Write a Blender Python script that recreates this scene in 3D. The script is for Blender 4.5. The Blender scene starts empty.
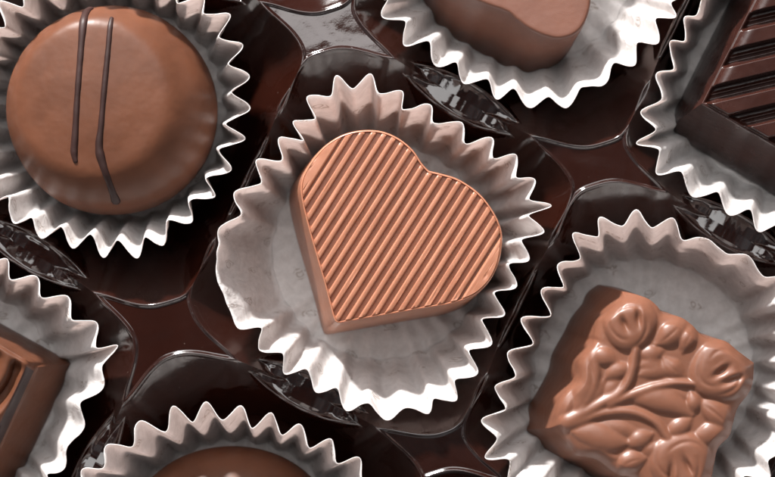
import bpy, math, random
import numpy as np
from mathutils import Vector, noise as mnoise
from mathutils.geometry import delaunay_2d_cdt

random.seed(7)
rng = np.random.default_rng(11)
S = 0.001                      # everything below is written in millimetres
scene = bpy.context.scene
COL = scene.collection

# ------------------------------------------------------------------ camera
CAM_H = 220.0                  # mm above the top of the tray
K = 0.136                      # mm per photo pixel at tray level
cam_d = bpy.data.cameras.new('camera')
cam = bpy.data.objects.new('camera', cam_d)
COL.objects.link(cam)
cam.location = (0, 0, CAM_H * S)
cam_d.sensor_width = 36.0
cam_d.lens = 36.0 * CAM_H / (775 * K)
cam_d.clip_start = 0.005
cam_d.clip_end = 20.0
cam_d.dof.use_dof = True
cam_d.dof.focus_distance = (CAM_H - 3.0) * S
cam_d.dof.aperture_fstop = 18.0
scene.camera = cam

# ------------------------------------------------------------------ world
world = bpy.data.worlds.new('World')
scene.world = world
world.use_nodes = True
bg = world.node_tree.nodes['Background']
# soft surround with made-up noise patches, added to vary the tray's reflections
_wt = world.node_tree
_tc = _wt.nodes.new('ShaderNodeTexCoord')
_no = _wt.nodes.new('ShaderNodeTexNoise')
_no.inputs['Scale'].default_value = 2.6
_no.inputs['Detail'].default_value = 1.5
_mr = _wt.nodes.new('ShaderNodeMapRange')
_mr.interpolation_type = 'SMOOTHSTEP'
_mr.inputs['From Min'].default_value = 0.42
_mr.inputs['From Max'].default_value = 0.58
_mr.inputs['To Min'].default_value = 0.30
_mr.inputs['To Max'].default_value = 1.15
_wt.links.new(_tc.outputs['Generated'], _no.inputs['Vector'])
_wt.links.new(_no.outputs['Fac'], _mr.inputs['Value'])
_ml = _wt.nodes.new('ShaderNodeMath')
_ml.operation = 'MULTIPLY'
_ml.inputs[1].default_value = 0.36
_wt.links.new(_mr.outputs[0], _ml.inputs[0])
# dimming added overhead to darken tray-floor reflections, as if camera and photographer blocked light
_sx = _wt.nodes.new('ShaderNodeSeparateXYZ')
_wt.links.new(_tc.outputs['Generated'], _sx.inputs[0])
_mz = _wt.nodes.new('ShaderNodeMapRange')
_mz.interpolation_type = 'SMOOTHSTEP'
_mz.inputs['From Min'].default_value = 0.80
_mz.inputs['From Max'].default_value = 0.96
_mz.inputs['To Min'].default_value = 1.0
_mz.inputs['To Max'].default_value = 0.25
_wt.links.new(_sx.outputs['Z'], _mz.inputs['Value'])
_mm = _wt.nodes.new('ShaderNodeMath')
_mm.operation = 'MULTIPLY'
_wt.links.new(_ml.outputs[0], _mm.inputs[0])
_wt.links.new(_mz.outputs[0], _mm.inputs[1])
_wt.links.new(_mm.outputs[0], bg.inputs[1])
bg.inputs[0].default_value = (0.96, 0.97, 1.0, 1)


def lamp(name, az, el, dist, sx, sy, power, color, aim=(0, 0, 0), spread=180):
    d = bpy.data.lights.new(name, 'AREA')
    d.shape = 'RECTANGLE'
    d.size = sx * S
    d.size_y = sy * S
    d.energy = power
    d.color = color
    d.spread = math.radians(spread)
    o = bpy.data.objects.new(name, d)
    COL.objects.link(o)
    a, e = math.radians(az), math.radians(el)
    v = Vector((math.cos(e) * math.cos(a), math.cos(e) * math.sin(a), math.sin(e)))
    p = Vector(aim) + v * dist
    o.location = p * S
    o.rotation_euler = (-v).to_track_quat('-Z', 'Y').to_euler()
    return o


KEY = lamp('key_lamp', 110, 26, 620, 44, 44, 13.5, (1.0, 0.97, 0.94))
FILL = lamp('softbox_lamp', 104, 60, 520, 420, 390, 2.05, (1.0, 0.98, 0.97))

vs = scene.view_settings
vs.view_transform = 'Standard'
vs.look = 'None'
vs.exposure = 0.0
vs.gamma = 1.0

scene.cycles.max_bounces = 10
scene.cycles.diffuse_bounces = 5
scene.cycles.glossy_bounces = 4
scene.cycles.transmission_bounces = 6
scene.cycles.caustics_reflective = False
scene.cycles.caustics_refractive = False
scene.cycles.use_denoising = True


# ------------------------------------------------------------------ mapping
def P(px, py, z=0.0):
    """photo pixel -> millimetres on the plane at height z"""
    f = K * (CAM_H - z) / CAM_H
    return np.array([(px - 387.5) * f, -(py - 238.5) * f])


def PP(pts, z=0.0):
    return np.array([P(x, y, z) for x, y in pts])


# ------------------------------------------------------------------ materials
class NT:
    def __init__(self, name):
        self.m = bpy.data.materials.new(name)
        self.m.use_nodes = True
        self.t = self.m.node_tree
        self.t.nodes.clear()
        self.out = self.n('ShaderNodeOutputMaterial')

    def n(self, kind, **kw):
        nd = self.t.nodes.new(kind)
        for k, v in kw.items():
            if k.startswith('i_'):
                nd.inputs[k[2:]].default_value = v
            else:
                setattr(nd, k, v)
        return nd

    def l(self, a, b):
        self.t.links.new(a, b)

    def coords(self, kind='Object', scale=1000.0):
        tc = self.n('ShaderNodeTexCoord')
        mp = self.n('ShaderNodeMapping')
        mp.inputs['Scale'].default_value = (scale,) * 3
        self.l(tc.outputs[kind], mp.inputs['Vector'])
        return mp.outputs['Vector']

    def noise(self, vec, scale, detail=3.0, rough=0.5, distort=0.0):
        nd = self.n('ShaderNodeTexNoise')
        nd.inputs['Scale'].default_value = scale
        nd.inputs['Detail'].default_value = detail
        nd.inputs['Roughness'].default_value = rough
        nd.inputs['Distortion'].default_value = distort
        if vec is not None:
            self.l(vec, nd.inputs['Vector'])
        return nd.outputs['Fac']

    def math(self, op, a, b=None, clamp=False):
        nd = self.n('ShaderNodeMath', operation=op, use_clamp=clamp)
        for i, v in enumerate((a, b)):
            if v is None:
                continue
            if isinstance(v, (int, float)):
                nd.inputs[i].default_value = v
            else:
                self.l(v, nd.inputs[i])
        return nd.outputs[0]

    def ramp(self, fac, lo, hi):
        nd = self.n('ShaderNodeMapRange', interpolation_type='SMOOTHSTEP')
        nd.inputs['From Min'].default_value = lo
        nd.inputs['From Max'].default_value = hi
        self.l(fac, nd.inputs['Value'])
        return nd.outputs[0]

    def mix(self, fac, a, b):
        nd = self.n('ShaderNodeMix', data_type='RGBA')
        if isinstance(fac, (int, float)):
            nd.inputs[0].default_value = fac
        else:
            self.l(fac, nd.inputs[0])
        for i, v in ((6, a), (7, b)):
            if isinstance(v, tuple):
                nd.inputs[i].default_value = (*v, 1)
            else:
                self.l(v, nd.inputs[i])
        return nd.outputs[2]

    def bump(self, h, strength, dist_mm, normal=None):
        nd = self.n('ShaderNodeBump')
        nd.inputs['Strength'].default_value = strength
        nd.inputs['Distance'].default_value = dist_mm * S
        self.l(h, nd.inputs['Height'])
        if normal is not None:
            self.l(normal, nd.inputs['Normal'])
        return nd.outputs['Normal']


def mat_chocolate(name, c1, c2, rough=0.34, sss=0.25, coat=0.0, grain=0.02, waxy=0.10, spec=0.5):
    t = NT(name)
    v = t.coords()
    big = t.noise(v, 0.16, 3)
    fine = t.noise(v, 2.2, 4, 0.6)
    spk = t.noise(v, 9.0, 2)
    f = t.math('ADD', t.math('MULTIPLY', t.ramp(big, 0.3, 0.7), 0.7), t.math('MULTIPLY', fine, 0.3))
    col = t.mix(f, c1, c2)
    bs = t.n('ShaderNodeBsdfPrincipled')
    t.l(col, bs.inputs['Base Color'])
    r = t.math('ADD', t.math('MULTIPLY', t.noise(v, 0.5, 4, 0.6), 0.22), rough - 0.11)
    t.l(r, bs.inputs['Roughness'])
    bs.inputs['Specular IOR Level'].default_value = spec
    bs.inputs['Subsurface Weight'].default_value = sss
    bs.inputs['Subsurface Radius'].default_value = (1.0, 0.45, 0.25)
    bs.inputs['Subsurface Scale'].default_value = 0.7 * S
    bs.inputs['Coat Weight'].default_value = coat
    bs.inputs['Coat Roughness'].default_value = 0.12
    n1 = t.bump(t.noise(v, 0.35, 2), 0.5, waxy * 2.2)
    n2 = t.bump(spk, 0.5, grain, n1)
    t.l(n2, bs.inputs['Normal'])
    t.l(bs.outputs[0], t.out.inputs['Surface'])
    return t.m


def mat_tray():
    t = NT('glossy brown plastic')
    v = t.coords()
    col = t.mix(t.noise(v, 0.12, 2), (0.0115, 0.0029, 0.0018), (0.019, 0.0050, 0.0031))
    bs = t.n('ShaderNodeBsdfPrincipled')
    t.l(col, bs.inputs['Base Color'])
    t.l(t.math('ADD', t.math('MULTIPLY', t.noise(v, 0.3, 3), 0.10), 0.05), bs.inputs['Roughness'])
    vd = t.n('ShaderNodeTexVoronoi', feature='F1')
    vd.inputs['Scale'].default_value = 0.55
    t.l(v, vd.inputs['Vector'])
    dust = t.math('MULTIPLY', t.math('SUBTRACT', 1.0, t.ramp(vd.outputs['Distance'], 0.03, 0.07)), t.ramp(t.noise(v, 0.3, 2), 0.5, 0.62))
    t.l(t.mix(t.math('MULTIPLY', dust, 0.5), col, (0.16, 0.12, 0.10)), bs.inputs['Base Color'])
    bs.inputs['IOR'].default_value = 1.6
    bs.inputs['Specular IOR Level'].default_value = 0.7
    n1 = t.bump(t.noise(v, 0.16, 1, 0.4, 0.8), 0.5, 0.35)
    n2 = t.bump(t.noise(v, 1.1, 3, 0.6), 0.30, 0.05, n1)
    t.l(n2, bs.inputs['Normal'])
    t.l(bs.outputs[0], t.out.inputs['Surface'])
    return t.m


def mat_paper():
    t = NT('white glassine paper')
    tc = t.n('ShaderNodeTexCoord')
    uv = tc.outputs['UV']                      # millimetres on the unfolded disc
    fib = t.ramp(t.noise(uv, 0.75, 6, 0.72, 0.4), 0.33, 0.66)
    blot = t.ramp(t.noise(uv, 0.16, 3), 0.35, 0.65)
    paper = t.mix(t.math('ADD', t.math('MULTIPLY', fib, 0.7), t.math('MULTIPLY', blot, 0.3)),
                  (0.66, 0.645, 0.635), (0.86, 0.85, 0.845))
    # small faint printed squiggles scattered over the sheet
    vo = t.n('ShaderNodeTexVoronoi', feature='F1', voronoi_dimensions='2D')
    vo.inputs['Scale'].default_value = 0.17
    vo.inputs['Randomness'].default_value = 0.55
    t.l(uv, vo.inputs['Vector'])
    lv = t.n('ShaderNodeVectorMath', operation='SUBTRACT')
    t.l(uv, lv.inputs[0])
    t.l(vo.outputs['Position'], lv.inputs[1])
    lm = t.n('ShaderNodeMapping')
    lm.inputs['Rotation'].default_value = (0, 0, 0.5)
    lm.inputs['Scale'].default_value = (0.75, 1.25, 0)
    t.l(lv.outputs[0], lm.inputs['Vector'])
    ln = t.n('ShaderNodeVectorMath', operation='LENGTH')
    t.l(lm.outputs[0], ln.inputs[0])
    wob = t.math('MULTIPLY', t.math('SUBTRACT', t.noise(uv, 0.75, 1.5, 0.5), 0.5), 1.9)
    dd = t.math('ADD', ln.outputs['Value'], wob)

    def ring(r, w):
        return t.math('SUBTRACT', 1.0, t.ramp(t.math('ABSOLUTE', t.math('SUBTRACT', dd, r)), w * 0.4, w))
    half = t.ramp(t.noise(uv, 0.55, 1), 0.46, 0.54)
    near = t.math('SUBTRACT', 1.0, t.ramp(ln.outputs['Value'], 0.95, 1.25))
    line = t.math('MAXIMUM', ring(0.36, 0.12), t.math('MULTIPLY', ring(0.78, 0.12), half))
    worn = t.ramp(t.noise(uv, 2.0, 3, 0.7), 0.30, 0.52)
    pr = t.math('MULTIPLY', t.math('MULTIPLY', near, line), worn)
    col = t.mix(t.math('MULTIPLY', pr, 0.62), paper, (0.23, 0.16, 0.11))
    bs = t.n('ShaderNodeBsdfPrincipled')
    t.l(col, bs.inputs['Base Color'])
    bs.inputs['Roughness'].default_value = 0.55
    bs.inputs['Specular IOR Level'].default_value = 0.35
    tr = t.n('ShaderNodeBsdfTranslucent')
    t.l(t.mix(0.5, col, (0.97, 0.78, 0.72)), tr.inputs['Color'])
    ms = t.n('ShaderNodeMixShader')
    ms.inputs[0].default_value = 0.40
    t.l(bs.outputs[0], ms.inputs[1])
    t.l(tr.outputs[0], ms.inputs[2])
    n1 = t.bump(t.noise(uv, 0.42, 4, 0.62, 0.8), 0.7, 0.42)
    n2 = t.bump(t.noise(uv, 1.6, 4, 0.7), 0.4, 0.07, n1)
    t.l(n2, bs.inputs['Normal'])
    t.l(ms.outputs[0], t.out.inputs['Surface'])
    return t.m


M_TRAY = mat_tray()
M_PAPER = mat_paper()
M_HEART = mat_chocolate('caramel milk chocolate', (0.315, 0.130, 0.075), (0.375, 0.162, 0.097), rough=0.33, waxy=0.03)
M_MILK = mat_chocolate('milk chocolate', (0.145, 0.058, 0.033), (0.18, 0.073, 0.043), rough=0.39, sss=0.3, grain=0.01)
M_SHELL = mat_chocolate('poured milk chocolate', (0.082, 0.030, 0.0155), (0.122, 0.046, 0.024), rough=0.39, grain=0.012, spec=0.24)
M_HAZEL = mat_chocolate('matt milk chocolate', (0.125, 0.048, 0.029), (0.155, 0.061, 0.037), rough=0.46)
M_DARK = mat_chocolate('dark chocolate', (0.024, 0.0075, 0.0055), (0.036, 0.0115, 0.008), rough=0.25, sss=0.05)
M_DRIZ = mat_chocolate('dark drizzle', (0.020, 0.008, 0.0065), (0.034, 0.014, 0.012), rough=0.48, sss=0.05, grain=0.02, spec=0.28)


def mat_table():
    t = NT('dark table')
    v = t.coords()
    bs = t.n('ShaderNodeBsdfPrincipled')
    t.l(t.mix(t.noise(v, 0.05, 4), (0.02, 0.012, 0.01), (0.05, 0.03, 0.022)), bs.inputs['Base Color'])
    bs.inputs['Roughness'].default_value = 0.5
    t.l(bs.outputs[0], t.out.inputs['Surface'])
    return t.m


# ------------------------------------------------------------------ helpers
def mesh_obj(name, verts, faces, mat, parent=None, smooth=True, sharp=None, uv=None, origin=None):
    """verts in mm (world); the object's origin is the parent's place or `origin`"""
    o0 = np.array(origin if origin is not None else (0, 0, 0), dtype=float)
    v = (np.asarray(verts, dtype=float) - o0) * S
    me = bpy.data.meshes.new(name)
    me.from_pydata([tuple(map(float, p)) for p in v], [], [tuple(int(i) for i in f) for f in faces])
    if smooth:
        me.polygons.foreach_set('use_smooth', [True] * len(me.polygons))
    if sharp is not None:
        me.set_sharp_from_angle(angle=math.radians(sharp))
    if uv is not None:
        lay = me.uv_layers.new(name='sheet')
        idx = np.empty(len(me.loops), dtype=np.int32)
        me.loops.foreach_get('vertex_index', idx)
        lay.data.foreach_set('uv', np.asarray(uv, dtype=np.float32)[idx].ravel())
    me.materials.append(mat)
    me.validate()
    me.update()
    ob = bpy.data.objects.new(name, me)
    COL.objects.link(ob)
    if parent is not None:
        ob.parent = parent
    else:
        ob.location = o0 * S
    return ob


def tag(o, label, cat, group=None):
    o['label'] = label
    o['category'] = cat
    if group:
        o['group'] = group


def empty(name, loc, label, cat, group=None):
    o = bpy.data.objects.new(name, None)
    o.empty_display_size = 0.005
    COL.objects.link(o)
    o.location = np.array(loc, dtype=float) * S
    tag(o, label, cat, group)
    return o


def resample(poly, n, closed=True):
    p = np.asarray(poly, dtype=float)
    if closed:
        p = np.vstack([p, p[:1]])
    d = np.r_[0, np.cumsum(np.linalg.norm(np.diff(p, axis=0), axis=1))]
    t = np.linspace(0, d[-1], n, endpoint=not closed)
    return np.c_[np.interp(t, d, p[:, 0]), np.interp(t, d, p[:, 1])]


def spline(pts, k=8, closed=True, tension=1.0):
    p = np.asarray(pts, dtype=float)
    n = len(p)
    ten = np.broadcast_to(np.asarray(tension, dtype=float), (n,))
    out = []
    segs = n if closed else n - 1
    for i in range(segs):
        p1, p2 = p[i], p[(i + 1) % n]
        p0 = p[i - 1] if (closed or i > 0) else p1
        p3 = p[(i + 2) % n] if (closed or i + 2 < n) else p2
        m1 = (p2 - p0) * 0.5 * ten[i]
        m2 = (p3 - p1) * 0.5 * ten[(i + 1) % n]
        for j in range(k):
            t = j / k
            t2, t3 = t * t, t * t * t
            out.append((2 * t3 - 3 * t2 + 1) * p1 + (t3 - 2 * t2 + t) * m1 + (-2 * t3 + 3 * t2) * p2 + (t3 - t2) * m2)
    if not closed:
        out.append(p[-1])
    return np.array(out)


def area2(p):
    x, y = p[:, 0], p[:, 1]
    return np.sum(x * np.roll(y, -1) - np.roll(x, -1) * y)


def ccw(p):
    return p if area2(p) > 0 else p[::-1]


def inset(p, d):
    """offset a ccw outline inwards by d"""
    t = np.roll(p, -1, 0) - np.roll(p, 1, 0)
    t /= np.linalg.norm(t, axis=1)[:, None] + 1e-9
    n = np.c_[-t[:, 1], t[:, 0]]
    q = p + n * d
    if d > 0.3:
        for _ in range(2):
            q = (np.roll(q, 1, 0) + 2 * q + np.roll(q, -1, 0)) / 4
    return q


def smooth_ring(p, it):
    for _ in range(it):
        p = (np.roll(p, 1, 0) + 2 * p + np.roll(p, -1, 0)) / 4
    return p


def loft(rings, cap_top=True, cap_bottom=True):
    n = len(rings[0][0])
    V, F = [], []
    for p, z in rings:
        zz = np.broadcast_to(np.asarray(z, dtype=float), (n,))
        V += [(a, b, c) for (a, b), c in zip(p, zz)]
    for r in range(len(rings) - 1):
        for i in range(n):
            j = (i + 1) % n
            F.append((r * n + i, r * n + j, (r + 1) * n + j, (r + 1) * n + i))
    if cap_bottom:
        c = len(V)
        q = np.array(V[:n]).mean(0)
        V.append(tuple(q))
        F += [(c, (i + 1) % n, i) for i in range(n)]
    if cap_top:
        c = len(V)
        b = (len(rings) - 1) * n
        q = np.array(V[b:b + n]).mean(0)
        V.append(tuple(q))
        F += [(c, b + i, b + (i + 1) % n) for i in range(n)]
    return V, F


# ------------------------------------------------------------------ the setting: table and tray
TABLE_Z = -15.2
table = mesh_obj('table_top', [(-1500, -1500, TABLE_Z), (1500, -1500, TABLE_Z), (1500, 1500, TABLE_Z), (-1500, 1500, TABLE_Z)],
                 [(0, 1, 2, 3)], mat_table(), smooth=False)
table['kind'] = 'structure'

LIP = 0.7
FLOOR = -14.0
WELLS = [P(*c) for c in ((112, 110), (381, 243), (545, -48), (655, 376), (816, 84), (235, 545), (-57, 396),
                         (271, -181), (495, 664), (929, 509), (-165, -23))]


def well_z(s, slope=2.7):
    """height against the distance s inside the lip line"""
    b = 0.30 * np.sin(np.clip((s + LIP) / (LIP + 0.3), 0, 1) * math.pi) ** 2
    sp = 0.12 * np.logaddexp(0, (s - 0.05) / 0.12)
    w = -slope * sp
    k = 1.0
    m = np.maximum(w, FLOOR)
    return b + m + k * np.log(np.exp((w - m) / k) + np.exp((FLOOR - m) / k))


AXES = []
for _i, _c in enumerate(WELLS):
    ax = []
    for _j, _d in enumerate(WELLS):
        _v = _d - _c
        _L = math.hypot(*_v)
        if _i != _j and _L < 50:
            ax.append((math.atan2(_v[1], _v[0]), _L / 2))
    AXES.append(ax)


def well_radius(i, ang):
    """rounded-square wells: pinched towards each neighbour, fuller towards the web"""
    ang = np.asarray(ang, dtype=float)
    out = np.full(ang.shape, 203 * K - LIP)
    for a0, h in AXES[i]:
        dl = np.degrees(np.abs((ang - a0 + math.pi) % (2 * math.pi) - math.pi))
        t = np.clip((dl - 25) / 19, 0, 1)
        rn = h / math.cos(math.radians(28.5)) - LIP - 0.25
        out = np.minimum(out, rn + (203 * K - LIP - rn) * t * t * (3 - 2 * t))
    return out


def in_well(x, y, grow=0.0):
    for i, c in enumerate(WELLS):
        r = math.hypot(x - c[0], y - c[1])
        if r < 32 and r < float(well_radius(i, math.atan2(y - c[1], x - c[0]))) + LIP + grow:
            return True
    return False


def build_tray():
    root = empty('chocolate_tray', (0, 0, TABLE_Z),
                 'glossy dark brown moulded plastic tray of round wells under all the chocolates', 'tray')
    rl = np.array((0, 0, TABLE_Z))
    bound = []
    for i, c in enumerate(WELLS):
        ang = list(np.linspace(0, 2 * math.pi, 360, endpoint=False))
        for a0, h in AXES[i]:
            for sgn in (-1, 1):              # the node where two lips meet
                lo_, hi_ = 0.0, 1.3
                for _ in range(50):
                    m_ = (lo_ + hi_) / 2
                    if h / math.cos(m_) < float(well_radius(i, a0 + sgn * m_)) + LIP:
                        lo_ = m_
                    else:
                        hi_ = m_
                if lo_ > 1e-3:
                    ang.append((a0 + sgn * lo_) % (2 * math.pi))
        ang = np.array(sorted(ang))
        RW = well_radius(i, ang)
        rm = RW + LIP
        free = np.ones(len(ang), bool)
        for a0, h in AXES[i]:
            cs = np.cos(ang - a0)
            lim = np.where(cs > 1e-3, h / np.maximum(cs, 1e-3), 1e9)
            free &= ~(lim < RW + LIP - 1e-5)
            rm = np.minimum(rm, lim)
        bound.append((c, ang, rm, free))
        fr = np.r_[np.linspace(0.06, 0.60, 16), np.linspace(0.62, 0.88, 26), np.linspace(0.885, 1.0, 38)]
        n = len(ang)
        V, F = [(c[0], c[1], 0)], []
        rot = random.uniform(0, 1.5)
        for f in fr:
            r = f * rm
            x, y = c[0] + r * np.cos(ang), c[1] + r * np.sin(ang)
            z = well_z(RW - r, np.clip(13.4 / (RW - 16.7), 1.2, 3.0))
            for a0, h in AXES[i]:
                cs = np.cos(ang - a0)
                e = np.maximum(h - r * cs, 0)            # from the crest of the saddle
                side = r * np.sin(ang - a0)
                w0 = min(2.6, max(0.3, 1.15 * (h - 20.5)))
                es = w0 * np.clip(1 - (side / (0.47 * h)) ** 2, 0.0, 1)
                flute = (0.34 * np.sin(side * 0.95 + 1.3 * np.sin(side * 0.47 + 2.3 * (a0 % math.pi)) + a0 % math.pi) + 0.03 * np.sin(side * 3.7 + 1.1 * np.sin(side * 0.9))) * np.clip((es - e) / 0.9, 0, 1)
                bead = 0.45 * np.exp(-((e - es) / 0.28) ** 2)
                pan = -2.8 + flute + bead - 4.6 * 0.12 * np.logaddexp(0, (e - es - 0.15) / 0.12)
                pan = np.where(cs > 0.2, pan, -99.0)
                z = np.where((pan > z) & (RW - r > 0.3), pan, z)
            # a shallow rounded-square step moulded into the floor
            lx, ly = r * np.cos(ang - rot), r * np.sin(ang - rot)
            q = (np.abs(lx) ** 4 + np.abs(ly) ** 4) ** 0.25
            z = z + 0.9 / (1 + np.exp((q - 9.5) / 0.22)) * (r < 16)
            V += list(zip(x, y, z))
        V[0] = (c[0], c[1], float(FLOOR + 0.9))
        F += [(0, 1 + a, 1 + (a + 1) % n) for a in range(n)]
        for k in range(len(fr) - 1):
            for a in range(n):
                b = (a + 1) % n
                F.append((1 + k * n + a, 1 + (k + 1) * n + a, 1 + (k + 1) * n + b, 1 + k * n + b))
        mesh_obj('well', V, F, M_TRAY, root, origin=rl)
    # the flat web left between the wells
    pts, edges = [], []
    zed = float(well_z(np.array([-LIP]))[0])

    def addp(p):
        pts.append(Vector((float(p[0]), float(p[1]))))
        return len(pts) - 1
    for c, ang, rm, free in bound:
        ids = [addp(c + r * np.array((math.cos(a), math.sin(a)))) if f else None for a, r, f in zip(ang, rm, free)]
        m = len(ids)
        for a in range(m):
            if ids[a] is not None and ids[(a + 1) % m] is not None:
                edges.append((ids[a], ids[(a + 1) % m]))
    HX, HY = 105, 85
    q = [addp(p) for p in ((-HX, -HY), (HX, -HY), (HX, HY), (-HX, HY))]
    edges += [(q[0], q[1]), (q[1], q[2]), (q[2], q[3]), (q[3], q[0])]
    for gx in np.arange(-98, 99, 3.0):
        for gy in np.arange(-78, 79, 3.0):
            if not in_well(gx, gy, 0.7):
                addp((gx, gy))
    vo, _, fo, *_ = delaunay_2d_cdt(pts, edges, [], 0, 1e-4)
    V = [(p.x, p.y, zed) for p in vo]
    F = []
    for f in fo:
        cx = sum(vo[i].x for i in f) / len(f)
        cy = sum(vo[i].y for i in f) / len(f)
        if abs(cx) < HX and abs(cy) < HY and not in_well(cx, cy, -0.02):
            F.append(tuple(f))
    mesh_obj('web', V, F, M_TRAY, root, origin=rl)


build_tray()

# ------------------------------------------------------------------ paper cups
CUP_GROUP = 'fluted white paper cups in the tray'
CUP_RIM = 3.4
CUP_BASE = -11.6


def auto_teeth(center, a0, a1, rp, rv, n):
    """regular teeth (peak, valley, peak ...) for the side outside the frame; angles in degrees, image clockwise"""
    out = []
    for i in range(2 * n + 1):
        a = math.radians(a0 + (a1 - a0) * i / (2 * n))
        r = (rp if i % 2 == 0 else rv) + random.uniform(-2, 2)
        out.append((center[0] + r * math.cos(a), center[1] + r * math.sin(a)))
    return out


def paper_cup(label, center, rim_px, rb_px, base_shift=(0, 0), zr=CUP_RIM, zb=CUP_BASE, seed=0, tens=0.42):
    c = P(*center, zr)
    rim = PP(rim_px, zr)
    K_ = 8
    rr_ = np.hypot(*(rim - c).T)
    pk = rr_ > (np.roll(rr_, 1) + np.roll(rr_, -1)) / 2
    rc = spline(rim, K_, True, np.where(pk, tens + 0.68, tens + 0.34))
    if area2(rc) < 0:
        rc = rc[::-1]
    n = len(rc)
    mean = rc.copy()
    for _ in range(150):
        mean = (np.roll(mean, 2, 0) + np.roll(mean, -2, 0) + 2 * mean) / 4
    # keep the mean ring even
    dev = rc - mean
    ang = np.unwrap(np.arctan2(mean[:, 1] - c[1], mean[:, 0] - c[0]))
    radial = np.c_[np.cos(ang), np.sin(ang)]
    rdev = (dev * radial).sum(1)
    cb = P(center[0] + base_shift[0], center[1] + base_shift[1], zb)
    rb = rb_px * K
    base = cb + radial * rb
    ts = np.r_[0.0, 0.025, 0.05, 0.08, 0.12, 0.16, 0.21, 0.27, 0.35, 0.45, 0.55, 0.65, 0.74, 0.82, 0.89, 0.95, 1.0]
    slant = np.linalg.norm(mean - base, axis=1)
    slant = np.hypot(slant, zr - zb).mean()
    V, UV = [], []
    off = Vector((seed * 13.1, seed * 7.7, 0))
    for t in ts:
        f = t ** 1.12
        amp = 0.20 + 0.80 * t ** 0.85
        p = base * (1 - f) + mean * f + dev * amp
        z = zb + (zr - zb) * ((t - 0.27 * (1 - math.exp(-t / 0.27))) / (1 - 0.27 * (1 - math.exp(-1 / 0.27)))) - 0.15 * rdev * (t ** 0.6) - 0.30 * rdev * max(0.0, 1 - 3 * t)
        for i in range(n):
            q = Vector((p[i, 0] * 0.22, p[i, 1] * 0.22, z[i] * 0.22)) + off
            w = mnoise.noise(q) * 0.55 * min(1, t * 2) + mnoise.noise(q * 2.9) * 0.30 * min(1, t * 4)
            V.append((p[i, 0] + radial[i, 0] * w * 0.7, p[i, 1] + radial[i, 1] * w * 0.7,
                      z[i] + w * 0.45 * t))
            s = rb + slant * t
            UV.append((radial[i, 0] * s + seed * 60, radial[i, 1] * s + seed * 23))
    F = []
    for r in range(len(ts) - 1):
        for i in range(n):
            j = (i + 1) % n
            F.append((r * n + i, r * n + j, (r + 1) * n + j, (r + 1) * n + i))
    loc = (cb[0], cb[1], zb)
    root = empty('paper_cup', loc, label, 'paper cup', CUP_GROUP)
    wall = mesh_obj('pleated_wall', V, F, M_PAPER, root, uv=UV, origin=loc)
    # floor of the cup
    fr = (1.0, 0.985, 0.955, 0.9, 0.8, 0.65, 0.45, 0.2)
    BV, BU, BF = [], [], []
    for k, f in enumerate(fr):
        for i in range(n):
            x, y = cb + radial[i] * rb * f + dev[i] * 0.20 * max(0.0, (f - 0.3) / 0.7) ** 2
            q = Vector((x * 0.25, y * 0.25, seed))
            z = zb - 0.30 * rdev[i] * max(0.0, (f - 0.45) / 0.55) ** 1.5 - 0.12 * min(1, (1 - f) / 0.15) + 0.22 * mnoise.noise(q) * min(1, (1 - f) / 0.1)
            BV.append((x, y, z))
            BU.append((radial[i, 0] * rb * f + seed * 60, radial[i, 1] * rb * f + seed * 23))
    for r in range(len(fr) - 1):
        for i in range(n):
            j = (i + 1) % n
            BF.append((r * n + j, r * n + i, (r + 1) * n + i, (r + 1) * n + j))
    b = (len(fr) - 1) * n
    BV.append((cb[0], cb[1], zb - 0.12))
    BU.append((seed * 60, seed * 23))
    BF += [(len(BV) - 1, b + (i + 1) % n, b + i) for i in range(n)]
    floor = mesh_obj('cup_base', BV, BF, M_PAPER, root, uv=BU, origin=loc)
    for ob in (wall, floor):
        sm = ob.modifiers.new('paper thickness', 'SOLIDIFY')
        sm.thickness = 0.09 * S
        sm.offset = 0.0
    return root


HEART_RIM = [(336, 75), (331, 96), (307, 97), (315, 118), (292, 120), (303, 140), (279, 137.5), (281, 160), (256, 160),
             (260, 183), (234, 193), (241, 215), (219, 228), (217, 247), (216, 272), (221, 290), (229, 309), (238, 328),
             (260, 329), (258, 351.5), (283, 353), (284, 375), (306, 369), (316, 393), (336, 389), (346, 410),
             (368, 404), (386, 420.5), (405, 408), (428, 415), (434.5, 399), (457, 401), (455, 380), (477, 372),
             (468.5, 350), (492, 344), (483, 320), (505.4, 315.5), (495, 293), (517.6, 286), (508, 264), (529.6, 260),
             (521, 240), (544.4, 232), (531, 215), (551, 205.6), (530, 199), (535.4, 179), (515, 178), (516.6, 155),
             (493, 159), (491, 138), (466, 142.5), (462, 122), (433, 124.5), (430, 105), (403, 109.6), (402, 90),
             (379, 95), (371, 75), (353, 88)]
paper_cup('white paper cup holding the ridged heart chocolate, its left side pressed flat', (385, 247), HEART_RIM, 113,
          (-4, 4), seed=1)

TL_C = (102, 108)
TL_RIM = [(204, 14), (229.6, 15), (219, 37), (243, 44.5), (229, 64), (249.5, 76.5), (231, 92), (249.5, 108), (225, 124),
          (244.5, 139), (218.4, 149), (230.4, 170), (206, 178), (214.6, 197), (189, 201), (193, 224), (168, 221),
          (163.6, 244.6), (145, 237), (136.5, 257), (118, 239.5), (103, 257.3), (91, 234), (72, 249), (60, 228),
          (41, 238.4), (32, 217), (13, 223), (7.6, 197)] + auto_teeth(TL_C, 140, 312, 150, 129, 14)
paper_cup('white paper cup holding the round chocolate with two dark drizzle lines', TL_C, TL_RIM, 110, (17, 4), seed=2)

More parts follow.
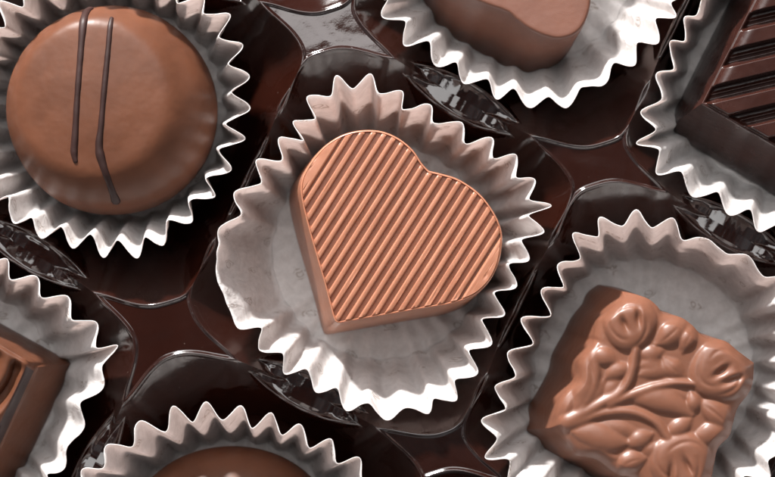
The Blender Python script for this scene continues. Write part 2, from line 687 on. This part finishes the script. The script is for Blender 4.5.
T_C = (535, -45)
T_RIM = [(383, 17), (406, 21), (405, 45), (429, 41), (436, 66), (457, 62), (463, 83.6), (487, 80), (496.5, 99),
         (513.5, 90), (529.5, 109), (548.5, 96.5), (567, 108.5), (581, 88), (604, 85), (614, 63.5), (636, 66),
         (638, 43.5), (658, 43), (656.6, 19), (676, 17), (672, 3)] + auto_teeth(T_C, 14, -196, 154, 134, 17) + [(388, 0)]
paper_cup('white paper cup holding the smooth heart chocolate, cut by the top edge', T_C, T_RIM, 110, (-4, 2), seed=3)

TR_C = (782, 90)
TR_RIM = [(697, 15), (684, 17.6), (685, 41), (670, 42.6), (673, 69), (656.4, 74), (661.5, 99), (640, 112), (655, 130),
          (635.6, 143.6), (658.6, 150), (656.6, 174), (682, 171), (693, 197.4), (717, 193), (728, 214.6), (750, 210),
          (759, 231.6), (779, 226)] + auto_teeth((790, 90), 83, -122, 150, 130, 17) + [(703, -10), (694, -5)][:1]
paper_cup('white paper cup holding the dark striped square chocolate in the top right corner', TR_C, TR_RIM, 106,
          (4, 0), seed=4)

R_C = (643, 372)
R_RIM = [(541, 290.5), (564, 288), (558, 265), (580, 258), (574, 235), (598, 237), (600, 217), (622, 225), (636.5, 209.6),
         (652, 228.5), (673, 219), (683, 239), (706, 238), (727, 254), (748, 256.6), (766, 275.6)] + \
        auto_teeth(R_C, -33, 25, 168, 148, 5) + [(768, 459)] + auto_teeth(R_C, 40, 140, 168, 148, 8) + \
        [(508, 482), (509, 459.6), (485.6, 458), (497, 439), (482, 420), (503.6, 410), (495.6, 387), (518, 376),
         (507, 353), (533, 344), (522.4, 319), (550, 315.5)]
paper_cup('white paper cup holding the flower relief chocolate, tall crimped back rim', R_C, R_RIM, 115, (1, -2), zr=4.2, seed=5)

BL_C = (-45, 385)
BL_RIM = [(7.5, 257), (11, 279), (37, 276), (41, 298), (67.6, 296), (72, 320), (96.4, 323), (95.6, 348), (118.4, 345.6),
          (102.5, 365), (103.6, 388), (80, 402), (85, 428), (67, 446), (66, 470), (47, 474)] + \
         auto_teeth(BL_C, 48, 282, 146, 126, 19) + [(-10, 262)]
paper_cup('white paper cup holding the swirled square chocolate at the lower left edge', BL_C, BL_RIM, 104, (0, 2), seed=6)

B_C = (229, 560)
B_RIM = [(81, 470), (104, 468), (106, 444), (133, 446.5), (139, 421), (165, 431), (173, 407), (193, 422), (206, 402.4),
         (223, 422), (241, 405.3), (252, 428), (271, 413.4), (281, 436), (300, 425.4), (310, 447), (331, 439.4),
         (337.4, 463), (360, 457), (362, 479)] + auto_teeth(B_C, -27, 198, 162, 140, 19) + [(82, 490)]
paper_cup('white paper cup holding the round plain chocolate at the bottom edge', B_C, B_RIM, 110, (9, -14), zr=4.8, seed=7)

# ------------------------------------------------------------------ chocolates
CH_BASE = -11.55


# ---- ridged heart in the middle
def ridged_heart():
    zt = 3.2
    top = [(300.3, 187), (304, 173), (315, 156), (328, 143), (344, 134), (363, 130), (382.5, 131.3), (400, 139),
           (413.5, 150.5), (422, 163), (429, 170.5), (440, 173.2), (456, 178), (470, 186), (482, 196), (492, 209),
           (499, 222), (502.6, 235), (502, 248), (499, 263), (492, 278), (482, 290), (470, 298), (450, 304.5),
           (420, 309.5), (377, 317), (340, 323.5), (335, 322), (332, 314), (324.5, 285), (316, 256), (308, 228), (302, 203)]
    ten = np.ones(len(top))
    for i in (10, 26, 27, 28):
        ten[i] = 0.35
    sm = spline(PP(top, zt), 10, True, ten)
    p = ccw(resample(sm, 420))
    sm_b = spline(PP([(x - 11, y + 11) for x, y in top], CH_BASE), 10, True, ten)
    pb = ccw(resample(sm_b, 420))
    mid = pb * 0.08 + p * 0.92
    rings = [(pb, CH_BASE), (pb * 0.97 + p * 0.03, CH_BASE + 0.4), (mid, zt - 1.2), (p, zt - 0.42), (inset(p, 0.05), zt - 0.22),
             (inset(p, 0.13), zt - 0.10), (inset(p, 0.22), zt - 0.08), (inset(p, 0.27), zt - 0.2), (inset(p, 0.32), zt - 0.54)]
    V, F = loft(rings)
    # ribs: strips along d, stacked along nrm
    a = math.radians(57.5)
    d = np.array((math.cos(a), math.sin(a)))
    nrm = np.array((-math.sin(a), math.cos(a)))
    inn = inset(p, 0.27)
    vv = inn @ nrm
    sp = 9.9 * K
    v0, v1 = vv.min(), vv.max()
    prof = [(-0.33, -0.54), (-0.31, -0.30), (-0.28, -0.12), (-0.22, -0.04), (-0.08, -0.01), (0.08, 0.0), (0.22, 0.01),
            (0.30, -0.02), (0.335, -0.12), (0.35, -0.30), (0.36, -0.54)]
    # rib centres; the first and last groove leave a plain crescent at either side
    lo, hi = v0 + 1.7, v1 - 1.5
    nr = int(round((hi - lo) / sp))
    sp = (hi - lo) / nr
    bands = []
    cres_hi = [(v, 0.0) for v in np.linspace(hi + 0.2 * sp, v1 - 0.02, 26)]
    cres_lo = [(v, 0.0) for v in np.linspace(v0 + 0.02, lo - 0.2 * sp, 26)]
    bands.append([(hi - 0.335 * sp + 0.30 * sp, -0.60), (hi + 0.0 * sp, -0.25), (hi + 0.08 * sp, -0.05)] + cres_hi)
    bands.append(cres_lo + [(lo - 0.08 * sp, -0.05), (lo + 0.0 * sp, -0.25), (lo + 0.03 * sp, -0.60)])
    for i in range(nr):
        cv = lo + (i + 0.5) * sp
        bands.append([(cv + dv * sp * 0.82, dz) for dv, dz in prof])

    def cuts(v):
        q = inn
        s = q @ nrm - v
        u = q @ d
        out = []
        for i in range(len(q)):
            j = (i + 1) % len(q)
            if (s[i] < 0) != (s[j] < 0):
                t = s[i] / (s[i] - s[j])
                out.append(u[i] + t * (u[j] - u[i]))
        out.sort()
        return [(out[k], out[k + 1]) for k in range(0, len(out) - 1, 2)]
    NU = 12
    for band in bands:
        prev = None
        for v, dz in band:
            cur = []
            for (a0, a1) in cuts(v):
                e = 0.16 + min(0.16, -dz * 0.12)
                if a1 - a0 < 0.3:
                    continue
                us = np.r_[a0 - 0.03, a0 + e, np.linspace(a0 + 0.6, a1 - 0.6, NU), a1 - e, a1 + 0.03] if a1 - a0 > 1.6 else np.linspace(a0, a1, NU + 4)
                row = []
                for k, u in enumerate(us):
                    x, y = d * u + nrm * v
                    z = zt + dz - (0.22 if k in (0, len(us) - 1) and dz > -0.5 else 0)
                    wob = (0.05 * mnoise.noise(Vector((x * 0.9, y * 0.9, 3.0))) + 0.06 * mnoise.noise(Vector((x * 2.7, y * 2.7, 8.0)) * (len(band) < 20)) - 0.5 * max(0.0, mnoise.noise(Vector((x * 1.7, y * 1.7, 21.0))) - 0.42)) * (dz > -0.5)
                    V.append((x, y, z + wob))
                    row.append(len(V) - 1)
                cur.append(((a0, a1), row))
            if prev:
                for (ia, ra) in prev:
                    for (ib, rb) in cur:
                        if min(ia[1], ib[1]) - max(ia[0], ib[0]) > 0.6 * min(ia[1] - ia[0], ib[1] - ib[0]) and len(prev) == len(cur):
                            for k in range(len(ra) - 1):
                                F.append((ra[k], ra[k + 1], rb[k + 1], rb[k]))
            prev = cur
    c = pb.mean(0)
    o = mesh_obj('heart_chocolate', V, F, M_HEART, sharp=50, origin=(c[0], c[1], CH_BASE))
    tag(o, 'light milk chocolate heart with diagonal ridges in the central paper cup', 'chocolate')


ridged_heart()


# ---- round truffles
def dome(name, label, cpx, rpx, zt, mat, plateau, shift, seed, as_part_of=None):
    zb = CH_BASE
    n = 160
    th = np.linspace(0, 2 * math.pi, n, endpoint=False)
    zc = zb + 4.2
    c = P(*cpx, zc)
    R = rpx * K * (CAM_H - zc) / CAM_H
    top_shift = np.array(shift) * K * np.array((1, -1))
    # profile (radius fraction, height fraction)
    prof = [(0.88, 0.0), (0.925, 0.03), (0.955, 0.12), (0.985, 0.28), (1.0, 0.44), (0.985, 0.56), (0.955, 0.665), (0.91, 0.755),
            (0.85, 0.83), (0.79, 0.885), (0.73, 0.925), (0.67, 0.95), (0.60, 0.964), (0.50, 0.975), (0.36, 0.987), (0.18, 0.996), (0.06, 0.998)]
    dense = spline(np.array(prof), 4, False)
    rings = []
    for rf, hf in dense:
        w = np.array([mnoise.noise(Vector((math.cos(t) * 1.3 + seed, math.sin(t) * 1.3, hf * 1.5))) for t in th])
        r = R * rf * (1 + 0.018 * w)
        pl = plateau * math.exp(-((rf - 0.73) / 0.10) ** 2) * (hf > 0.5)
        z = zb + (zt - zb) * hf + 0.30 * w * hf * rf ** 2 + pl * (0.5 + 0.5 * np.cos(th + 0.6))
        xy = c + top_shift * hf ** 5 + np.c_[np.cos(th), np.sin(th)] * r[:, None]
        rings.append((xy, z))
    V, F = loft(rings)
    return V, F, c, R, rings


def drizzle_truffle():
    V, F, c, R, rings = dome('x', '', (117, 113), 103, 4.6, M_SHELL, 0.22, (-15, -11), 3.1)
    loc = (c[0], c[1], CH_BASE)
    root = empty('round_chocolate', loc, 'round milk chocolate with two dark drizzle lines across its top', 'chocolate')
    mesh_obj('chocolate_shell', V, F, M_SHELL, root, origin=loc)
    from mathutils.bvhtree import BVHTree
    tree = BVHTree.FromPolygons([Vector(v) for v in V], F)

    def line(px, widths):
        pts = spline(np.array(px, dtype=float), 10, False)
        ctr, nor = [], []
        for x, y in pts:
            q = P(x, y, 0)
            eye = Vector((0, 0, CAM_H))
            dr = (Vector((q[0], q[1], 0)) - eye).normalized()
            h, nn, _, _ = tree.ray_cast(eye, dr)
            if h is None:
                continue
            ctr.append(h)
            nor.append(nn if nn.z > 0 else -nn)
        m = len(ctr)
        ws = np.interp(np.linspace(0, 1, m), np.linspace(0, 1, len(widths)), widths)
        TV, TF = [], []
        k = 12
        for i in range(m):
            t = (ctr[min(i + 1, m - 1)] - ctr[max(i - 1, 0)]).normalized()
            nn = nor[i]
            for ii in (i - 2, i - 1, i + 1, i + 2):
                nn = nn + nor[min(max(ii, 0), m - 1)]
            nn.normalize()
            s = t.cross(nn).normalized()
            w = ws[i] * (1 + 0.16 * mnoise.noise(ctr[i] * 0.7))
            if i in (0, m - 1):
                w *= 0.35
            elif i in (1, m - 2):
                w *= 0.8
            for a in range(k):
                an = 2 * math.pi * a / k
                TV.append(ctr[i] + s * (math.cos(an) * w * 1.02) + nn * (math.sin(an) * w * 0.66 + 0.01))
        for i in range(m - 1):
            for a in range(k):
                b = (a + 1) % k
                TF.append((i * k + a, i * k + b, (i + 1) * k + b, (i + 1) * k + a))
        TF.append(tuple(range(k))[::-1])
        TF.append(tuple((m - 1) * k + a for a in range(k)))
        mesh_obj('drizzle_line', [tuple(v) for v in TV], TF, M_DRIZ, root, origin=loc)
    line([(91, 8.5), (86, 13), (83, 25), (80, 60), (77, 100), (75, 135), (74, 152), (76, 163)], (0.50, 0.55, 0.50, 0.42, 0.38, 0.44, 0.50, 0.30))
    line([(112, 17), (110, 28), (108, 50), (104, 90), (101, 125), (99, 147), (103, 165), (110, 185), (117, 204)],
         (0.26, 0.36, 0.34, 0.40, 0.36, 0.42, 0.60, 0.46, 0.40, 0.66))


drizzle_truffle()

V, F, c, R, _ = dome('x', '', (233, 557), 113, 1.4, M_SHELL, 0.1, (0, 3), 9.7)
o = mesh_obj('round_chocolate', V, F, M_SHELL, origin=(c[0], c[1], CH_BASE))
tag(o, 'plain glossy round milk chocolate in the paper cup at the bottom edge', 'chocolate')


# ---- smooth heart at the top edge
def smooth_heart():
    zt = 3.6
    top = [(474, 0), (490, 6), (503, 10.5), (510, 14), (518, 21), (530, 29.5), (544, 36), (558, 39), (572, 36), (582, 28),
           (588, 16), (591, 2), (590, -16), (586, -40), (579, -75), (572, -110), (567, -126), (560, -128), (545, -118), (510, -95),
           (470, -70), (448, -54), (438, -38), (438, -20), (450, -8)]
    base = [(425, 4), (437, 25.5), (457, 40.5), (476.6, 51), (494, 61), (513.5, 71), (530.6, 73.5), (550, 68), (564.6, 57),
            (577, 35), (584, 12), (582, -20), (577, -45), (570, -80), (563, -112), (556, -124), (545, -124), (525, -112), (490, -90), (455, -66),
            (432, -48), (421, -30), (419, -12)]
    n = 320
    p = ccw(resample(spline(PP(top, zt), 10), n))
    pb = ccw(resample(spline(PP(base, CH_BASE), 10), n))
    # line the two outlines up by angle
    cp, cq = p.mean(0), pb.mean(0)
    ia = np.argmin(np.abs(np.arctan2(*(p - cp).T[::-1]) + 1.9))
    ib = np.argmin(np.abs(np.arctan2(*(pb - cq).T[::-1]) + 1.9))
    p, pb = np.roll(p, -ia, 0), np.roll(pb, -ib, 0)
    rings = [(pb * 0.985 + cq * 0.015, CH_BASE), (pb, CH_BASE + 0.4), (pb * 0.5 + p * 0.5, (CH_BASE + zt) / 2), (p, zt - 0.5),
             (inset(p, 0.08), zt - 0.2), (inset(p, 0.22), zt - 0.05), (inset(p, 0.45), zt), (inset(p, 0.8), zt)]
    V, F = loft(rings)
    c = pb.mean(0)
    o = mesh_obj('heart_chocolate', V, F, M_HAZEL, sharp=45, origin=(c[0], c[1], CH_BASE))
    tag(o, 'smooth flat-topped milk chocolate heart cut by the top edge', 'chocolate')


smooth_heart()


# ---- heightfield patch with skirt
def coons(sides, nu, nv):
    """sides: bottom (u 0->1 at v=0), top (v=1), left (v 0->1 at u=0), right"""
    b, t, l, r = [resample(spline(np.array(s, dtype=float), 8, False), m, False) for s, m in zip(sides, (nu, nu, nv, nv))]
    u = np.linspace(0, 1, nu)[:, None, None]
    v = np.linspace(0, 1, nv)[None, :, None]
    g = (1 - v) * b[:, None, :] + v * t[:, None, :] + (1 - u) * l[None, :, :] + u * r[None, :, :]
    g = g - ((1 - u) * (1 - v) * b[0] + u * (1 - v) * b[-1] + (1 - u) * v * t[0] + u * v * t[-1])
    return g


def patch_block(g_px, h, zt, base_px, zb, extra_rings=()):
    """g_px (nu,nv,2) photo pixels of the top, h heights, base outline in pixels (same corner order)"""
    nu, nv = h.shape
    z = zt + h
    f = K * (CAM_H - z) / CAM_H
    X = (g_px[..., 0] - 387.5) * f
    Y = -(g_px[..., 1] - 238.5) * f
    V = [(X[i, j], Y[i, j], z[i, j]) for i in range(nu) for j in range(nv)]
    F = [(i * nv + j, (i + 1) * nv + j, (i + 1) * nv + j + 1, i * nv + j + 1) for i in range(nu - 1) for j in range(nv - 1)]
    ring = [(i, 0) for i in range(nu - 1)] + [(nu - 1, j) for j in range(nv - 1)] + \
           [(i, nv - 1) for i in range(nu - 1, 0, -1)] + [(0, j) for j in range(nv - 1, 0, -1)]
    prev = [i * nv + j for i, j in ring]
    tp = np.array([V[k] for k in prev])
    lens = (nu - 1, nv - 1, nu - 1, nv - 1)
    bp = []
    for k in range(4):
        seg = resample(spline(np.array(base_px[k], dtype=float), 8, False), lens[k] + 1, False)[:-1]
        bp += list(seg)
    bp = np.array([(*P(x, y, zb), zb) for x, y in bp])
    bp[:, :2] = smooth_ring(bp[:, :2], 8)
    for t in (0.04, 0.12, 0.3, 0.55, 0.8, 0.95, 1.0):
        q = tp * (1 - t) + bp * t
        q[:, 2] = tp[:, 2] * (1 - t) + zb * t
        if t == 1.0:
            cc = q.mean(0)
            q[:, :2] = q[:, :2] * 0.985 + cc[:2] * 0.015
        s = len(V)
        V += [tuple(x) for x in q]
        cur = list(range(s, s + len(q)))
        m = len(q)
        for i in range(m):
            j = (i + 1) % m
            F.append((prev[j], prev[i], cur[i], cur[j]))
        prev = cur
    s = len(V)
    V.append((bp[:, 0].mean(), bp[:, 1].mean(), zb))
    m = len(prev)
    F += [(s, prev[(i + 1) % m], prev[i]) for i in range(m)]
    return V, F, bp


def seg_dist(x, y, pts):
    """distance to polyline and parameter along it"""
    best = np.full(x.shape, 1e9)
    par = np.zeros(x.shape)
    L = np.r_[0, np.cumsum(np.linalg.norm(np.diff(pts, axis=0), axis=1))]
    for i in range(len(pts) - 1):
        a, b = pts[i], pts[i + 1]
        ab = b - a
        t = np.clip(((x - a[0]) * ab[0] + (y - a[1]) * ab[1]) / (ab @ ab), 0, 1)
        dd = np.hypot(x - a[0] - t * ab[0], y - a[1] - t * ab[1])
        k = dd < best
        best = np.where(k, dd, best)
        par = np.where(k, (L[i] + t * (L[i + 1] - L[i])) / L[-1], par)
    return best, par


def flower_block():
    TLs = [(623, 291.5), (616, 303), (608, 312), (599, 320), (595, 334), (594, 342), (585, 352), (579, 362), (576.5, 380), (561, 397), (555, 412), (549.5, 428)]
    TR = [(623, 291.5), (636, 294.5), (648.5, 299), (657, 306), (664, 314), (680, 317), (692, 325), (699, 332.6), (708, 338), (725, 341), (738, 351), (754, 363)]
    RB = [(754, 363), (752.5, 383), (748, 394), (737.5, 408), (732.5, 425), (729, 436), (718, 448), (714, 464), (711, 478), (702, 494), (692, 500), (683, 509)]
    LB = [(549.5, 428), (559, 434), (570, 446), (579, 455), (598, 460), (617.5, 474), (633, 478), (645, 490), (660, 494), (683, 509)]
    g = coons((TR, LB, TLs, RB), 230, 230)
    x, y = g[..., 0], g[..., 1]
    nu, nv = 230, 230
    # noise warp for hand-cut softness
    H = np.zeros(x.shape)

    def blend(a, b, k=0.25):
        h = np.clip(0.5 + 0.5 * (b - a) / k, 0, 1)
        return a * (1 - h) + b * h + k * h * (1 - h)

    def leaf(H, pts, w, ht=1.0, crease=0.0):
        pl = spline(np.array(pts, dtype=float), 8, False)
        dd, t = seg_dist(x, y, pl)
        ww = 1.35 * w * (np.sin(np.clip(t * 0.94 + 0.03, 0, 1) * math.pi) ** 0.7) + 0.8
        q = np.clip(1 - (dd / ww) ** 2, 0, 1)
        hh = ht * np.sqrt(q) * (0.45 + 0.55 * np.sin(np.clip(t, 0.02, 0.98) * math.pi))
        if crease:
            hh = hh - crease * np.exp(-(dd / 1.3) ** 2) * np.sin(t * math.pi) ** 2
        return blend(H, hh, 0.34)

    def stem(H, pts, w, ht):
        pl = spline(np.array(pts, dtype=float), 8, False)
        dd, t = seg_dist(x, y, pl)
        hh = 0.95 * ht * np.clip(1 - (dd / (1.45 * w * (1.1 - 0.35 * t))) ** 2, 0, 1) ** 0.75
        return blend(H, hh, 0.3)

    def flower(H, cx, cy, r, dents, ht=1.55):
        a = np.arctan2(y - cy, x - cx)
        rr = np.hypot(x - cx, y - cy) / (r * (1 + 0.05 * np.cos(3 * a + cx)))
        dome_ = ht * np.clip(1 - np.clip(rr, 0, 1) ** 3.2, 0, 1) ** 0.55
        dome_ = dome_ - 0.30 * np.exp(-(rr / 0.45) ** 2)
        for k in range(3):                      # petal edges curling round the bloom
            ac = 2.1 * k + cx * 0.37
            da = (a - ac + math.pi) % (2 * math.pi) - math.pi
            rp_ = 0.66 + 0.14 * da
            dome_ = dome_ - 0.22 * np.exp(-((rr - rp_) / 0.055) ** 2) * np.clip(1 - (da / 1.1) ** 2, 0, 1)
        for (dx, dy, ang, ln, wd, dep) in dents:
            ca, sa = math.cos(ang), math.sin(ang)
            u = (x - dx) * ca + (y - dy) * sa
            v = -(x - dx) * sa + (y - dy) * ca
            dome_ = dome_ - dep * np.exp(-(u / ln) ** 2 - (v / wd) ** 2) + 0.22 * dep * np.exp(-(u / ln) ** 2 - ((v + wd * 1.7) / wd) ** 2)
        return blend(H, np.where(rr < 1.0, dome_, 0), 0.12)

    H = stem(H, [(553, 426), (575, 418), (600, 404.5), (620, 393), (631, 376), (636, 350)], 5.6, 1.15)
    H = stem(H, [(555, 428), (580, 421), (605, 413), (632, 412), (655, 422), (668, 438)], 5.2, 1.05)
    H = stem(H, [(610, 404), (630, 396), (655, 387), (675, 383), (695, 384)], 4.6, 1.1)
    H = stem(H, [(594, 345), (586, 356), (577, 378), (563, 397), (554, 420)], 3.8, 0.9)
    H = stem(H, [(590, 352), (596, 372), (592, 392), (580, 413)], 4.4, 0.9)
    H = leaf(H, [(588, 352), (583, 372), (584, 395), (577, 414)], 8.5, 1.1)
    H = leaf(H, [(569, 391), (566, 404), (558, 420)], 6.5, 0.6)
    H = leaf(H, [(573, 432), (592, 435), (610, 441), (628, 443)], 10.5, 1.35)
    H = leaf(H, [(628, 398), (650, 398), (672, 404), (692, 415)], 9.5, 1.25)
    H = leaf(H, [(592, 350), (602, 356), (617, 362)], 7.0, 1.1)
    H = leaf(H, [(606, 378), (616, 372), (630, 366)], 6.5, 1.0)
    H = leaf(H, [(657, 344), (668, 337), (684, 322)], 9.0, 1.25, 0.15)
    H = leaf(H, [(640, 354), (652, 354), (663, 350)], 6.0, 0.9)
    H = leaf(H, [(683, 352), (687, 341), (696, 327)], 6.5, 1.2, 0.1)
    H = leaf(H, [(664, 358), (671, 367), (684, 376)], 7.0, 1.0, 0.1)
    H = leaf(H, [(700, 402), (714, 412), (731, 427)], 8.5, 1.25, 0.2)
    H = leaf(H, [(695, 436), (708, 435), (727, 429)], 9.0, 1.25)
    H = leaf(H, [(667, 434), (679, 428), (691, 419)], 6.5, 1.05)
    H = leaf(H, [(691, 392), (694, 402), (694, 414)], 5.5, 1.1)
    H = leaf(H, [(627, 444), (638, 441), (652, 434)], 7.0, 1.1)
    H = leaf(H, [(618, 470), (630, 462), (646, 458)], 7.5, 1.1, 0.1)
    H = leaf(H, [(700, 480), (705, 468), (708, 450)], 5.5, 0.8)
    H = leaf(H, [(574, 411), (588, 398), (604, 381)], 7.5, 0.8)
    H = leaf(H, [(592, 426), (614, 428), (640, 434)], 6.0, 0.75)
    H = leaf(H, [(640, 375), (654, 371), (671, 373)], 6.5, 0.85)
    H = leaf(H, [(641, 366), (652, 363), (662, 365)], 5.0, 0.8)
    H = leaf(H, [(582, 444), (598, 452), (616, 458)], 6.5, 0.8)
    H = leaf(H, [(606, 400), (612, 388), (622, 378)], 5.0, 0.7)
    H = leaf(H, [(648, 391), (668, 392), (688, 398)], 5.0, 0.75)
    H = leaf(H, [(640, 446), (652, 450), (662, 444)], 5.5, 0.8)
    H = leaf(H, [(712, 438), (718, 442), (722, 436)], 5.0, 0.7)
    H = flower(H, 629.5, 324, 28, [(624.5, 324, 1.15, 7, 2.6, 0.75), (638.5, 318, 1.5, 8, 2.6, 0.75)])
    H = flower(H, 721, 371, 32, [(722, 371, -0.6, 8, 2.8, 0.8), (733, 380, -0.35, 11, 3.0, 0.8)], 1.65)
    H = flower(H, 681, 463, 32, [(671, 474, 1.6, 10, 2.6, 0.75), (688, 466, 1.1, 9, 2.6, 0.7)], 1.6)
    # soften
    for _ in range(9):
        Hp = np.pad(H, 1, mode='edge')
        H = (Hp[:-2, 1:-1] + Hp[2:, 1:-1] + Hp[1:-1, :-2] + Hp[1:-1, 2:] + 4 * H) / 8
    ii, jj = np.meshgrid(np.arange(nu), np.arange(nv), indexing='ij')
    e = np.minimum(np.minimum(ii, nu - 1 - ii), np.minimum(jj, nv - 1 - jj)) / 230 * 170 * K   # mm from the edge
    H = 0.78 * H * np.clip(0.4 + e / 2.2, 0, 1) - 0.9 * np.exp(-(e / 0.55) ** 1.2)
    u_, v_ = ii / (nu - 1.0) * 170 * K, jj / (nv - 1.0) * 170 * K
    L_ = 170 * K
    for cu, cv in ((0, 0), (L_, 0), (0, L_), (L_, L_)):
        H = H - 1.5 * np.exp(-((u_ - cu) ** 2 + (v_ - cv) ** 2) / 1.9 ** 2)
    base = ([(597, 284), (625, 290), (660, 312), (700, 334), (727, 357)],
            [(727, 357), (718, 400), (696, 445), (664, 497)],
            [(664, 497), (630, 490), (588, 476), (570, 464), (550, 457), (536, 445), (518, 430)],
            [(518, 430), (526, 408), (536, 391), (547, 370), (551, 353), (563, 331), (570, 317), (581, 303), (586, 292), (597, 284)])
    V, F, bp = patch_block(g, H, 2.0, base, CH_BASE)
    c = bp.mean(0)
    o = mesh_obj('flower_relief_chocolate', V, F, M_MILK, origin=(c[0], c[1], CH_BASE))
    tag(o, 'square milk chocolate moulded with three flowers, stems and leaves in relief', 'chocolate')


flower_block()


# ---- dark square with slanting bars
def dark_square():
    C = np.array((702.0, 103.5))
    e1 = np.array((53.0, -104.0)) / np.hypot(53, 104)
    e2 = np.array((72.0, 41.5)) / np.hypot(72, 41.5)
    side = 172.0
    A, B, D = C + e1 * side, C + e2 * side, C + (e1 + e2) * side
    n = 400
    # sides order: u runs C->A (along e1), v runs C->B
    lin = lambda a, b: [tuple(a + (b - a) * t) for t in np.linspace(0, 1, 5)]
    g = coons((lin(C, A), lin(B, D), lin(C, B), lin(A, D)), n, n)
    x, y = g[..., 0], g[..., 1]
    d = np.array((72.0, -17.0)) / np.hypot(72, 17)
    nn = np.array((-d[1], d[0]))                 # image down-right of the bars
    q = ((x - C[0]) * nn[0] + (y - C[1]) * nn[1]) / 31.5
    ph = (q + 0.06) % 1.0                            # 0 at the upper (red) edge of a bar
    ss = lambda a, b, v: np.clip((v - a) / (b - a), 0, 1) ** 2 * (3 - 2 * np.clip((v - a) / (b - a), 0, 1))
    bar = ss(0.0, 0.15, ph) * (1 - ss(0.56, 0.70, ph))
    H = -2.3 * (1 - bar) + 0.30 * bar * (0.5 - ph) + 0.35 * np.exp(-((ph - 0.86) / 0.05) ** 2)
    ii, jj = np.meshgrid(np.arange(n), np.arange(n), indexing='ij')
    e_left = jj / n * side * K
    e_low = ii / n * side * K
    e = np.minimum(np.minimum(e_left, e_low), np.minimum((n - 1 - ii), (n - 1 - jj)) / n * side * K)
    H = H - 0.8 * bar * np.exp(-(e_left / 0.9) ** 2)
    w = np.exp(-(e / 0.45) ** 4)
    H = H * (1 - w) - 1.3 * w
    bc = [np.array(v) for v in ((663.0, 131.0), (744.0, -30.0), (814.0, 220.0), (893.0, 58.0))]
    Cb, Ab, Bb, Db = bc
    base = (lin(Cb, Ab), lin(Ab, Db), lin(Db, Bb), lin(Bb, Cb))
    V, F, bp = patch_block(g, H, 3.0, base, CH_BASE)
    F = [f[::-1] for f in F]
    c = bp.mean(0)
    o = mesh_obj('striped_chocolate', V, F, M_DARK, origin=(c[0], c[1], CH_BASE))
    tag(o, 'dark square chocolate with slanting raised bars in the top right corner', 'chocolate')


dark_square()


# ---- swirled square at the lower left
def swirl_square():
    C = np.array((38.0, 367.0))
    e1 = np.array((-0.86, -0.51))
    e2 = np.array((-0.42, 0.907))
    side = 150.0
    A, B, D = C + e1 * side, C + e2 * side, C + (e1 + e2) * side
    n = 220
    lin = lambda a, b: [tuple(a + (b - a) * t) for t in np.linspace(0, 1, 5)]
    g = coons((lin(C, A), lin(B, D), lin(C, B), lin(A, D)), n, n)
    x, y = g[..., 0], g[..., 1]
    ii, jj = np.meshgrid(np.arange(n), np.arange(n), indexing='ij')
    eu = ii / n * side                       # px from the right-hand edge (C-B)
    ev = jj / n * side                       # px from the upper edge (C-A)
    # curling ridges that sweep from the upper edge round to the lower left
    cx, cy = -40.0, 352.0
    rr = np.hypot(x - cx, (y - cy) * 0.92)
    ph = ((rr - 62.0) / 23.0) % 1.0
    rid = np.sin(np.clip(ph / 0.72, 0, 1) * math.pi) ** 0.6
    H = -1.6 + 1.6 * rid
    em = np.minimum(eu, ev)
    em2 = np.minimum(np.minimum(eu, ev), np.minimum(side - eu, side - ev))
    rim = np.exp(-(np.minimum(ev, side - ev) / 9.0) ** 4)
    H = H * (1 - rim) + 0.0 * rim
    # a bevel falling to the right-hand edge
    wv = np.exp(-(eu / 13.0) ** 4)
    H = H * (1 - wv) - wv * (0.3 + 2.4 * np.exp(-(eu / 7.5) ** 2)) - 0.4 * np.exp(-(em2 / 2.5) ** 2)
    base = (lin(np.array((75.0, 363.0)), np.array((-62.0, 288.0))), lin(np.array((-62.0, 288.0)), np.array((-125.0, 428.0))),
            lin(np.array((-125.0, 428.0)), np.array((6.0, 508.0))), lin(np.array((6.0, 508.0)), np.array((75.0, 363.0))))
    V, F, bp = patch_block(g, H, 2.6, base, CH_BASE)
    c = bp.mean(0)
    o = mesh_obj('swirled_chocolate', V, F, M_SHELL, sharp=50, origin=(c[0], c[1], CH_BASE))
    o.data.materials.append(M_DRIZ)                 # the dark stripe piped down the right-hand edge
    for k, p in enumerate(o.data.polygons):
        if k >= (n - 1) ** 2:
            break
        i, j = divmod(k, n - 1)
        if 1.5 < i / n * side < 10.5 and j / n * side > 5.0:
            p.material_index = 1
    tag(o, 'square milk chocolate with curling raised ridges at the lower left edge', 'chocolate')


swirl_square()
